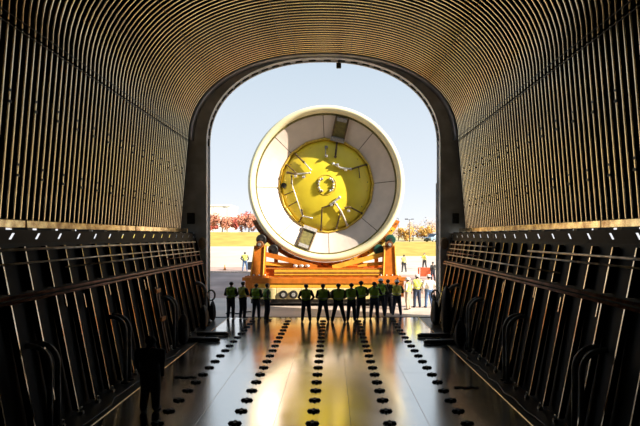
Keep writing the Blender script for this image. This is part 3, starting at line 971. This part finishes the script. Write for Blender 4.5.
def person(loc, rz, label, height=1.76, stance=0.10, arms='down', lean=0.0, stride=0.0, skin='skin', shirt='blackc', pants='navy',
           vest=None, hat=None, voxel=0.02, build=1.08, headturn=0.0, group=None, coat=False, legs=1.2):
    k = height / 1.76
    caps = []      # (a, b, ra, rb, tag)
    B = build
    def cap(a, b, ra, rb, tg):
        caps.append((Vector(a), Vector(b), ra, rb, tg))
    lx = lean
    cap((-0.07, 0, 0.96), (0.07, 0, 0.96), 0.125 * B, 0.125 * B, 'pants')
    cap((0, 0, 1.00), (0, 0.0 + lx * 0.3, 1.18), 0.135 * B, 0.145 * B, 'shirt')
    for sd in (-1, 1):
        cap((sd * 0.05, lx * .2, 1.10), (sd * 0.085, lx * 0.6, 1.32), 0.11 * B, 0.118 * B, 'shirt')
        cap((sd * 0.04, lx * .8, 1.44), (sd * 0.17, lx * 0.75, 1.405), 0.065, 0.062 * B, 'shirt')
    cap((0, lx * 0.9, 1.40), (0, lx + 0.012, 1.55), 0.06, 0.054, 'skin')
    hc = Vector((0, lx * 1.1 + 0.02, 1.645))
    cap(hc + Vector((0, -0.012, 0.02)), hc + Vector((0, 0.018, 0.01)), 0.086, 0.082, 'skin')
    cap(hc + Vector((0, 0.02, -0.03)), hc + Vector((0, 0.045, -0.07)), 0.066, 0.045, 'skin')
    cap(hc + Vector((0, 0.095, 0.0)), hc + Vector((0, 0.112, -0.022)), 0.012, 0.016, 'skin')
    for sd in (-1, 1):
        cap(hc + Vector((sd * 0.083, 0.0, 0.012)), hc + Vector((sd * 0.085, -0.004, -0.022)), 0.02, 0.014, 'skin')
    hands = []
    for sd in (-1, 1):
        st = stride * sd
        hip = Vector((sd * 0.085, 0, 0.93))
        knee = Vector((sd * (0.09 + stance * 0.45), st * 0.5 + 0.02, 0.50))
        ank = Vector((sd * (0.085 + stance), st - 0.03, 0.095))
        cap(hip, knee, 0.098 * B, 0.072 * legs, 'pants')
        cap(knee, ank, 0.070 * legs, 0.056 * legs, 'pants')
        cap(ank, ank + Vector((0, 0, -0.03)), 0.05, 0.05, 'shoe')
        cap((ank.x, ank.y - 0.03, 0.045), (ank.x + sd * 0.02, ank.y + 0.16, 0.040), 0.045, 0.038, 'shoe')
        sh = Vector((sd * 0.185 * B, lx * 0.75, 1.40))
        if arms == 'down':
            elb = sh + Vector((sd * 0.07, -0.02, -0.29)); wr = elb + Vector((-sd * 0.005, 0.06, -0.25)); hd = Vector((0, 0.04, -1))
        elif arms == 'swing':
            elb = sh + Vector((sd * 0.06, -0.05 * sd - 0.03, -0.28)); wr = elb + Vector((0, -0.06 * sd + 0.06, -0.24)); hd = Vector((0, 0.1, -1))
        elif arms == 'front':       # hands together in front of the waist
            elb = sh + Vector((sd * 0.085, -0.01, -0.28)); wr = Vector((sd * 0.07, 0.19 + lx * .6, 1.03)); hd = Vector((-sd * 0.8, 0.2, -0.4))
        elif arms == 'cross':
            elb = sh + Vector((sd * 0.075, 0.05, -0.26)); wr = Vector((-sd * 0.06, 0.185 + lx * .6, 1.20)); hd = Vector((-sd, 0.0, 0.15))
        elif arms == 'pockets':
            elb = sh + Vector((sd * 0.12, -0.08, -0.26)); wr = Vector((sd * 0.185, 0.05, 0.98)); hd = Vector((-sd * 0.2, 0.3, -1))
        elif arms == 'raise':       # both hands up to the face (camera or binoculars)
            elb = sh + Vector((sd * 0.10, 0.10, -0.24)); wr = Vector((sd * 0.07, 0.22 + lx, 1.52)); hd = Vector((-sd * 0.3, 0.1, 1))
        elif arms == 'back':
            elb = sh + Vector((sd * 0.085, -0.09, -0.27)); wr = Vector((sd * 0.05, -0.175, 0.99)); hd = Vector((-sd, 0.0, -0.3))
        hd.normalize()
        cap(sh, elb, 0.066 * B, 0.052, 'shirt')
        cap(elb, wr, 0.050, 0.038, 'shirt')
        pc = wr + hd * 0.055
        cap(wr, pc, 0.030, 0.036, 'hand')
        hands.append((sd, wr, pc, hd))
    bm = bmesh.new()
    for a, b, ra, rb, tg in caps:
        d = b - a
        q = d.to_track_quat('Z', 'Y').to_matrix().to_4x4() if d.length > 1e-5 else Matrix.Identity(4)
        if d.length > 1e-5:
            bmesh.ops.create_cone(bm, cap_ends=True, segments=14, radius1=ra, radius2=rb, depth=d.length, matrix=Matrix.Translation((a + b) / 2) @ q)
        bmesh.ops.create_icosphere(bm, subdivisions=2, radius=ra, matrix=Matrix.Translation(a))
        bmesh.ops.create_icosphere(bm, subdivisions=2, radius=rb, matrix=Matrix.Translation(b))
    me = bpy.data.meshes.new('body')
    bm.to_mesh(me); bm.free()
    o = bpy.data.objects.new('tmp', me)
    COL.objects.link(o)
    md = o.modifiers.new('r', 'REMESH'); md.mode = 'VOXEL'; md.voxel_size = voxel
    md = o.modifiers.new('s', 'SMOOTH'); md.factor = 0.5; md.iterations = 3
    dg = bpy.context.evaluated_depsgraph_get()
    me2 = bpy.data.meshes.new_from_object(o.evaluated_get(dg))
    bpy.data.objects.remove(o, do_unlink=True)
    bpy.data.meshes.remove(me)
    nv = len(me2.vertices); npoly = len(me2.polygons)
    V = np.empty(nv * 3); me2.vertices.foreach_get('co', V); V = V.reshape(-1, 3)
    faces = [tuple(p.vertices) for p in me2.polygons]
    N = np.empty(nv * 3); me2.vertices.foreach_get('normal', N); N = N.reshape(-1, 3)
    C = np.array([V[list(f)].mean(0) for f in faces])
    best = np.full(npoly, 9.0); tags = np.zeros(npoly, int)
    names = ['skin', 'shirt', 'pants', 'shoe', 'hand']
    for a, b, ra, rb, tg in caps:
        d, t_ = seg_dist(C, np.array(a), np.array(b))
        d = d - (ra + (rb - ra) * t_)
        w = d < best
        best[w] = d[w]; tags[w] = names.index(tg)
    bpy.data.meshes.remove(me2)
    mats = [skin, shirt, pants, 'shoe', skin]
    tags[(tags == 2) & (C[:, 2] > 1.02)] = 1
    tags[(tags == 1) & (C[:, 2] < 0.99) & (np.abs(C[:, 0]) < 0.17)] = 2
    if coat:
        tags[(tags == 2) & (C[:, 2] > 0.72)] = 1
    m = MB()
    m.v = [tuple(v) for v in V]
    m.f = faces; m.mi = [int(x) for x in tags]; m.sm = [True] * npoly
    # fingers: four and a thumb, rooted in the palm
    for sd, wr, pc, hd in hands:
        side = hd.cross(Vector((0, 0, 1)))
        if side.length < 0.2:
            side = Vector((0, 1, 0))
        side.normalize()
        nrm = hd.cross(side).normalized()
        for fi, (off, L) in enumerate(((-0.027, 0.066), (-0.009, 0.076), (0.009, 0.072), (0.026, 0.056))):
            b0 = pc + side * off + hd * 0.012
            b1 = b0 + hd * L * 0.5 + nrm * 0.004
            b2 = b1 + hd * L * 0.42 + nrm * 0.018
            m.tube([b0, b1, b2], [0.0095, 0.009, 0.007], 6, 4)
        b0 = pc - hd * 0.03 + side * 0.026
        m.tube([b0, b0 + side * 0.028 + hd * 0.025, b0 + side * 0.034 + hd * 0.055], [0.011, 0.010, 0.008], 6, 4)
    # eyes
    for sd in (-1, 1):
        m.ball(hc + Vector((sd * 0.032, 0.088, 0.008)), (0.011, 0.008, 0.007), 8, 6, 5)
    m.box(hc + Vector((-0.022, 0.078, -0.062)), hc + Vector((0.022, 0.092, -0.054)), 5)
    body = m.build('person', mats + ['eye'])
    body.location = loc
    body.rotation_euler = (0, 0, rz)
    body.scale = (k * 1.11, k * 1.11, k)
    tag(body, label, 'person', group)
    vset = None
    def shell(mask, off, name, mm, zstripe=None):
        idx = np.nonzero(mask)[0]
        if len(idx) == 0:
            return
        mp = {}; vs = []; fs = []; mi = []
        for f in idx:
            nf = []
            for v in faces[f]:
                if v not in mp:
                    mp[v] = len(vs); vs.append(tuple(V[v] + N[v] * off))
                nf.append(mp[v])
            fs.append(tuple(nf))
            mi.append(1 if zstripe and any(z0 < C[f, 2] < z1 for z0, z1 in zstripe) else 0)
        q = MB(); q.v = vs; q.f = fs; q.mi = mi; q.sm = [True] * len(fs)
        return q.build(name, [mm, 'stripe'], body)
    if vest:
        d0 = np.abs(C[:, 0]) < 0.178 * max(1, B)
        shell((tags == 1) & d0 & (C[:, 2] > 1.0) & (C[:, 2] < 1.50), 0.016, 'safety_vest', vest, [(1.08, 1.115)])
    if hat == 'hard':
        q = MB()
        vs = []; fs = []
        nu, nv_ = 20, 6
        for i in range(nv_ + 1):
            th = (PI / 2) * i / nv_
            for j in range(nu):
                ph = 2 * PI * j / nu
                vs.append((0.112 * math.cos(th) * math.cos(ph), 0.132 * math.cos(th) * math.sin(ph), 0.105 * math.sin(th)))
        for i in range(nv_):
            for j in range(nu):
                fs.append((i * nu + j, i * nu + (j + 1) % nu, (i + 1) * nu + (j + 1) % nu, (i + 1) * nu + j))
        br = len(vs)
        for j in range(nu):
            ph = 2 * PI * j / nu
            ext = 1.12 + 0.22 * max(0, math.sin(ph))
            vs.append((0.112 * ext * math.cos(ph), 0.132 * ext * math.sin(ph), -0.012))
        for j in range(nu):
            fs.append((br + j, br + (j + 1) % nu, (j + 1) % nu, j))
        q.add([Vector(v) + hc + Vector((0, -0.01, 0.045)) for v in vs], fs, 0, True)
        q.build('hard_hat', 'hatw', body)
    hm = (tags == 0) & (C[:, 2] > hc.z - 0.075) & ((C[:, 1] < hc.y - 0.015 + 0.0) | (C[:, 2] > hc.z + 0.055)) & (np.abs(C[:, 0]) < 0.092)
    if hat == 'hood':
        hm = (tags == 0) & (C[:, 1] < hc.y + 0.05)
        shell(hm, 0.028, 'hood', shirt)
    else:
        shell(hm, 0.010, 'hair', 'hair')
    return body

G1 = 'onlookers in lime vests at the barge mouth'
def ph(x, y, *a, **kw):
    return person((x, y, kw.pop('z', 0.0)), a[0], a[1], **kw)
ph(-4.50, 25.28, R(-12), 'leftmost onlooker in lime vest, first of the left group of four', vest='vest', lean=0.05, stance=0.03, arms='front', height=1.78, shirt='char')
ph(-3.90, 25.20, R(-35), 'second onlooker from the left, brighter lime vest, turned right', vest='vesty', stance=0.03, arms='cross', height=1.80, shirt='navy')
ph(-3.26, 25.28, R(-20), 'third onlooker from the left, broad, hands in front', vest='vest', stance=0.06, arms='front', height=1.70, build=1.12)
ph(-2.66, 24.65, R(-65), 'onlooker in lime vest at the right end of the left group', vest='vest', stance=0.05, arms='pockets', height=1.76, shirt='shirtg')
ph(-0.79, 24.33, R(4), 'stocky onlooker with feet apart, leftmost of the middle group', vest='vest', stance=0.08, arms='pockets', height=1.76, build=1.1)
ph(0.0, 24.33, R(0), 'slimmer onlooker with feet apart, second of the middle group', vest='vest', stance=0.13, arms='front', height=1.77)
ph(0.72, 24.20, R(6), 'broad onlooker in wide stance, third of the middle group', vest='vest', stance=0.17, arms='front', height=1.80, build=1.14, shirt='shirtg')
ph(1.33, 24.40, R(-8), 'onlooker standing close to the right of the wide-stance figure', vest='vest', stance=0.06, arms='cross', height=1.80, build=1.05)
ph(1.82, 25.06, R(-10), 'slim onlooker between the middle group and the white hard hat', vest='vest', stance=0.06, arms='front', height=1.85, shirt='shirtg')
ph(2.46, 25.12, R(-12), 'onlooker in lime vest standing in front of the raised white hard hat', vest='vest', stance=0.07, arms='raise', height=1.80, build=1.08, pants='jeansd')
ph(2.85, 26.0, R(-10), 'tall person in white hard hat taking a picture by the transporter', vest='vest', stance=0.08, arms='raise', height=1.86, hat='hard', shirt='shirtg')
ph(3.70, 26.3, R(-6), 'stout person in lime vest and white hard hat left of the sunlit group', vest='vesty', stance=0.09, arms='cross', height=1.76, hat='hard', build=1.12, pants='jeansd')
ph(3.30, 26.75, R(8), 'half-hidden dark onlooker behind the stout hard-hatted figure', stance=0.05, arms='down', height=1.78, shirt='blackc')
ph(4.55, 28.3, R(60), 'sunlit person in pale trousers and white hard hat, turned left', vest='vesty', shirt='shirtw', pants='khaki', hat='hard', arms='front', height=1.72, stance=0.05)
ph(5.18, 29.1, R(10), 'sunlit person in white hard hat, pale top and dark trousers', vest='vesty', shirt='shirtw', pants='jeansd', hat='hard', arms='down', height=1.84, stance=0.05)
ph(5.84, 29.1, R(14), 'sunlit broad person in pale shirt and blue jeans, rightmost', shirt='shirtw', pants='jeans', hat='hard', arms='pockets', height=1.82, stance=0.08, build=1.15)
ph(7.83, 53.5, R(10), 'far person in pale vest walking right of the tank', z=H(7.83, 53.5), vest='vesty', shirt='shirtw', pants='char', height=1.8, voxel=0.03, arms='down')
ph(10.56, 57, R(150), 'farthest person right of the tank with arms raised', z=H(10.56, 57), vest='vesty', shirt='shirtw', pants='char', height=1.78, voxel=0.03, arms='raise')
ph(9.35, 46, R(30), 'dark-clothed person half hidden beside the right portal', z=H(9.35, 46), shirt='blackc', pants='navy', height=1.7, voxel=0.03, arms='pockets')
ph(-7.62, 48, R(5), 'far person in yellow vest and blue jeans left of the tank', z=H(-7.62, 48), vest='vesty', shirt='char', pants='jeans', height=1.76, voxel=0.025, arms='pockets')
ph(-3.74, 11.9, R(-8), 'dark hooded figure walking on the deck in the left foreground', shirt='blackc', pants='blackc', height=1.70, hat='hood', arms='swing', stride=0.06, stance=0.025, legs=1.45, build=1.38, voxel=0.014, coat=True)

# ------------------------------------------------------------------ dock things
bx_ = (9.0, 50.0)
t = thing('barrier_board', 'red-orange board standing on the ground behind the sunlit people', 'barrier', (8.95, 47.5, H(8.95, 47.5)), R(-12))
MB().box((-0.68, -0.04, 0.22), (0.68, 0.04, 1.05), bev=0.01).build('board', 'red', t)
for sd in (-1, 1):
    MB().bar((sd * 0.5, -0.02, 1.0), (sd * 0.5, -0.30, 0.0), 0.06, 0.04).build('leg', 'white', t)
    MB().bar((sd * 0.5, 0.02, 1.0), (sd * 0.5, 0.30, 0.0), 0.06, 0.04).build('leg', 'white', t)
t = thing('traffic_cone', 'tiny orange traffic cone on the ground left of the far person', 'cone', (-9.6, 48.6, H(-9.6, 48.6)))
MB().tube([(0, 0, 0.03), (0, 0, 0.25), (0, 0, 0.50)], [0.13, 0.08, 0.03], 14).build('cone', 'clamp', t)
MB().box((-0.18, -0.18, 0), (0.18, 0.18, 0.03)).build('base', 'black', t)

# ------------------------------------------------------------------ street lamps
def lamp(x, y, h, label, two=True):
    t = thing('street_lamp', label, 'street lamp', (x, y, H(x, y)))
    MB().tube([(0, 0, 0), (0, 0, h * 0.5), (0, 0, h)], [0.11, 0.09, 0.06], 8).build('pole', 'lamp', t)
    for sd in ((-1, 1) if two else (-1,)):
        a = MB().tube([(0, 0, h - 0.1), (sd * 0.45, 0, h + 0.02)], 0.04, 6).build('arm', 'lamp', t)
        MB().box((sd * 0.35, -0.16, h - 0.04), (sd * 0.95, 0.16, h + 0.12), bev=0.03).build('lamp_head', 'lamp', t)
lamp(-23.4, 118, 5.6, 'street lamp above the red trees left of the tank', False)
lamp(16.5, 126, 5.4, 'street lamp close to the right edge of the tank', False)
lamp(17.0, 111.3, 4.8, 'short street lamp above the golden trees on the right', True)

# ------------------------------------------------------------------ trees
def tree(x, y, h, w, leaf, label, seed, group, dens=900, ls=0.26):
    rnd = random.Random(seed)
    z0 = H(x, y)
    t = thing('autumn_tree', label, 'tree', (x, y, z0 - 0.05), group=group)
    m = MB()
    m.tube([(0, 0, 0), (0.05, 0, h * 0.35), (rnd.uniform(-.2, .2), 0, h * 0.85)], [0.13, 0.10, 0.03], 7)
    tips = []
    for k in range(9):
        a = rnd.uniform(0, 2 * PI); zb = h * rnd.uniform(0.2, 0.6)
        e_ = Vector((w * 0.42 * math.cos(a), w * 0.42 * math.sin(a), zb + h * rnd.uniform(0.12, 0.35)))
        m.tube([(0.03, 0, zb), (e_.x * .5, e_.y * .5, (zb + e_.z) / 2 + .1), e_], [0.06, 0.04, 0.015], 5)
        tips.append(e_)
    m.build('trunk', 'bark', t)
    f = MB()
    blobs = []
    for k in range(14):
        a = rnd.uniform(0, 2 * PI); rr = w * 0.42 * math.sqrt(rnd.random())
        zc = h * rnd.uniform(0.28, 0.85)
        blobs.append((rr * math.cos(a), rr * math.sin(a), zc, w * rnd.uniform(0.12, 0.24)))
    for k in range(dens):
        bx, by, bz, br = blobs[rnd.randrange(len(blobs))]
        d = Vector((rnd.gauss(0, 1), rnd.gauss(0, 1), rnd.gauss(0, 1))).normalized()
        c = Vector((bx, by, bz)) + d * br * rnd.uniform(0.6, 1.08)
        if c.z < 0.15:
            continue
        u = Vector((rnd.gauss(0, 1), rnd.gauss(0, 1), rnd.gauss(0, 1))).normalized()
        v = u.orthogonal().normalized()
        s_ = ls * rnd.uniform(0.6, 1.3)
        f.add([c - u * s_, c + v * s_ * .55, c + u * s_, c - v * s_ * .55], [(0, 1, 2, 3)])
    o = f.build('foliage', leaf, t)
    o['kind'] = 'stuff'
GL, GR = 'autumn trees left of the tank', 'autumn trees right of the tank'
LT = [(-33, 112, 3.8, 5.0, 'leaf_brown', 'brown tree hidden by the left portal'), (-26.4, 114, 3.2, 4.4, 'leaf_red', 'low red tree just right of the left portal edge'),
      (-22.6, 109, 4.3, 5.2, 'leaf_pink', 'russet tree in front of the white building'), (-19.4, 114, 4.0, 5.0, 'leaf_red', 'bright red tree in the middle of the left row'),
      (-17.0, 109, 3.6, 4.8, 'leaf_pink', 'low russet tree between the lamp and the tank'), (-14.4, 114, 4.6, 4.8, 'leaf_brown', 'brown-red tree nearest the left edge of the tank'),
      (-11.4, 109, 5.9, 5.0, 'leaf_red', 'tall dark red tree partly behind the tank')]
RT = [(14.0, 122, 4.2, 4.6, 'leaf_pale', 'pale bare tree beside the right edge of the tank'), (17.2, 116, 3.0, 4.2, 'leaf_gold', 'golden bush left of the parked car'),
      (19.4, 122, 4.6, 4.2, 'leaf_pale', 'pale pink tree behind the golden bush'), (21.4, 118, 3.3, 4.0, 'leaf_gold', 'golden tree behind the parked car'),
      (23.8, 124, 5.4, 5.0, 'leaf_pale', 'tall pale tree beside the right portal'), (26.6, 118, 4.2, 4.2, 'leaf_brown', 'brown tree hidden behind the right portal')]
for i, a in enumerate(LT):
    tree(*a, 100 + i, GL)
for i, a in enumerate(RT):
    tree(*a, 200 + i, GR, 520 if 'pale' in a[4] else 900, 0.20 if 'pale' in a[4] else 0.26)

# ------------------------------------------------------------------ white building
bz = H(-34, 150)
t = thing('warehouse', 'plain white building behind the trees at the left portal', 'building', (-34, 150, bz))
MB().box((-8, 0, 0), (5.0, 12, 7.6)).build('wall', 'bldg', t)
MB().box((-8.2, -0.2, 7.6), (5.2, 12.2, 8.0)).build('roof', 'bldg', t)
for k in range(4):
    MB().box((-6.0 + k * 3.2, -0.05, 0), (-5.9 + k * 3.2, 0.0, 7.6)).build('wall_joint', 'bldg', t)

# ------------------------------------------------------------------ parked car
def car(x, y, rz, label):
    t = thing('parked_car', label, 'car', (x, y, H(x, y) + 0.03), rz)
    prof = [(-2.3, .35), (-2.35, .75), (-2.25, 1.0), (-1.15, 1.12), (-0.55, 1.68), (0.6, 1.76), (1.75, 1.68), (2.2, 1.1), (2.3, .9), (2.28, .4), (1.9, .32), (-1.9, .32)]
    m = MB().prism(prof, -0.92, 0.92, 'y')
    bd = m.build('body', 'carblue', t)
    bv = bd.modifiers.new('b', 'BEVEL'); bv.width = 0.07; bv.segments = 2
    MB().add([(-1.12, -.78, 1.16), (-1.12, .78, 1.16), (-0.60, .68, 1.63), (-0.60, -.68, 1.63)], [(0, 1, 2, 3)]).build('windscreen', 'glass', t).location = (-0.04, 0, 0.03)
    MB().add([(2.14, -.78, 1.16), (2.14, .78, 1.16), (1.80, .70, 1.60), (1.80, -.70, 1.60)], [(3, 2, 1, 0)]).build('rear_window', 'glass', t).location = (0.05, 0, 0.02)
    for sd in (-1, 1):
        for (a, b_) in ((-0.85, 0.35), (0.42, 1.75)):
            x1 = a + (0.35 if a < 0 else 0.0)
            x2 = b_ - (0.0 if a < 0 else 0.15)
            MB().prism([(a, 1.14), (b_, 1.14), (x2, 1.60), (x1, 1.60)], sd * 0.915, sd * 0.935, 'y').build('side_window', 'glass', t)
        for wx in (-1.45, 1.45):
            wl = MB().tube([(wx, sd * 0.70, 0.34), (wx, sd * 0.74, 0.34), (wx, sd * 0.92, 0.34), (wx, sd * 0.96, 0.34)], [0.30, 0.36, 0.36, 0.30], 20).build('wheel', 'black', t)
            MB().tube([(wx, sd * 0.95, 0.34), (wx, sd * 0.98, 0.34)], 0.20, 14).build('hub', 'silver', wl)
        MB().box((-2.40, sd * 0.62 - 0.16, 0.74), (-2.28, sd * 0.62 + 0.16, 0.92), bev=0.02).build('headlight', 'silver', t)
        MB().box((-0.9, sd * 0.93, 1.1), (-0.72, sd * 1.08, 1.24), bev=0.02).build('mirror', 'carblue', t)
    MB().box((-2.39, -0.40, 0.62), (-2.30, 0.40, 0.82), bev=0.01).build('grille', 'darkmet', t)
    MB().box((-2.42, -0.9, 0.38), (-2.28, 0.9, 0.58), bev=0.03).build('bumper', 'darkmet', t)
car(21.0, 104, R(40), 'blue-grey parked car on the bank right of the tank')
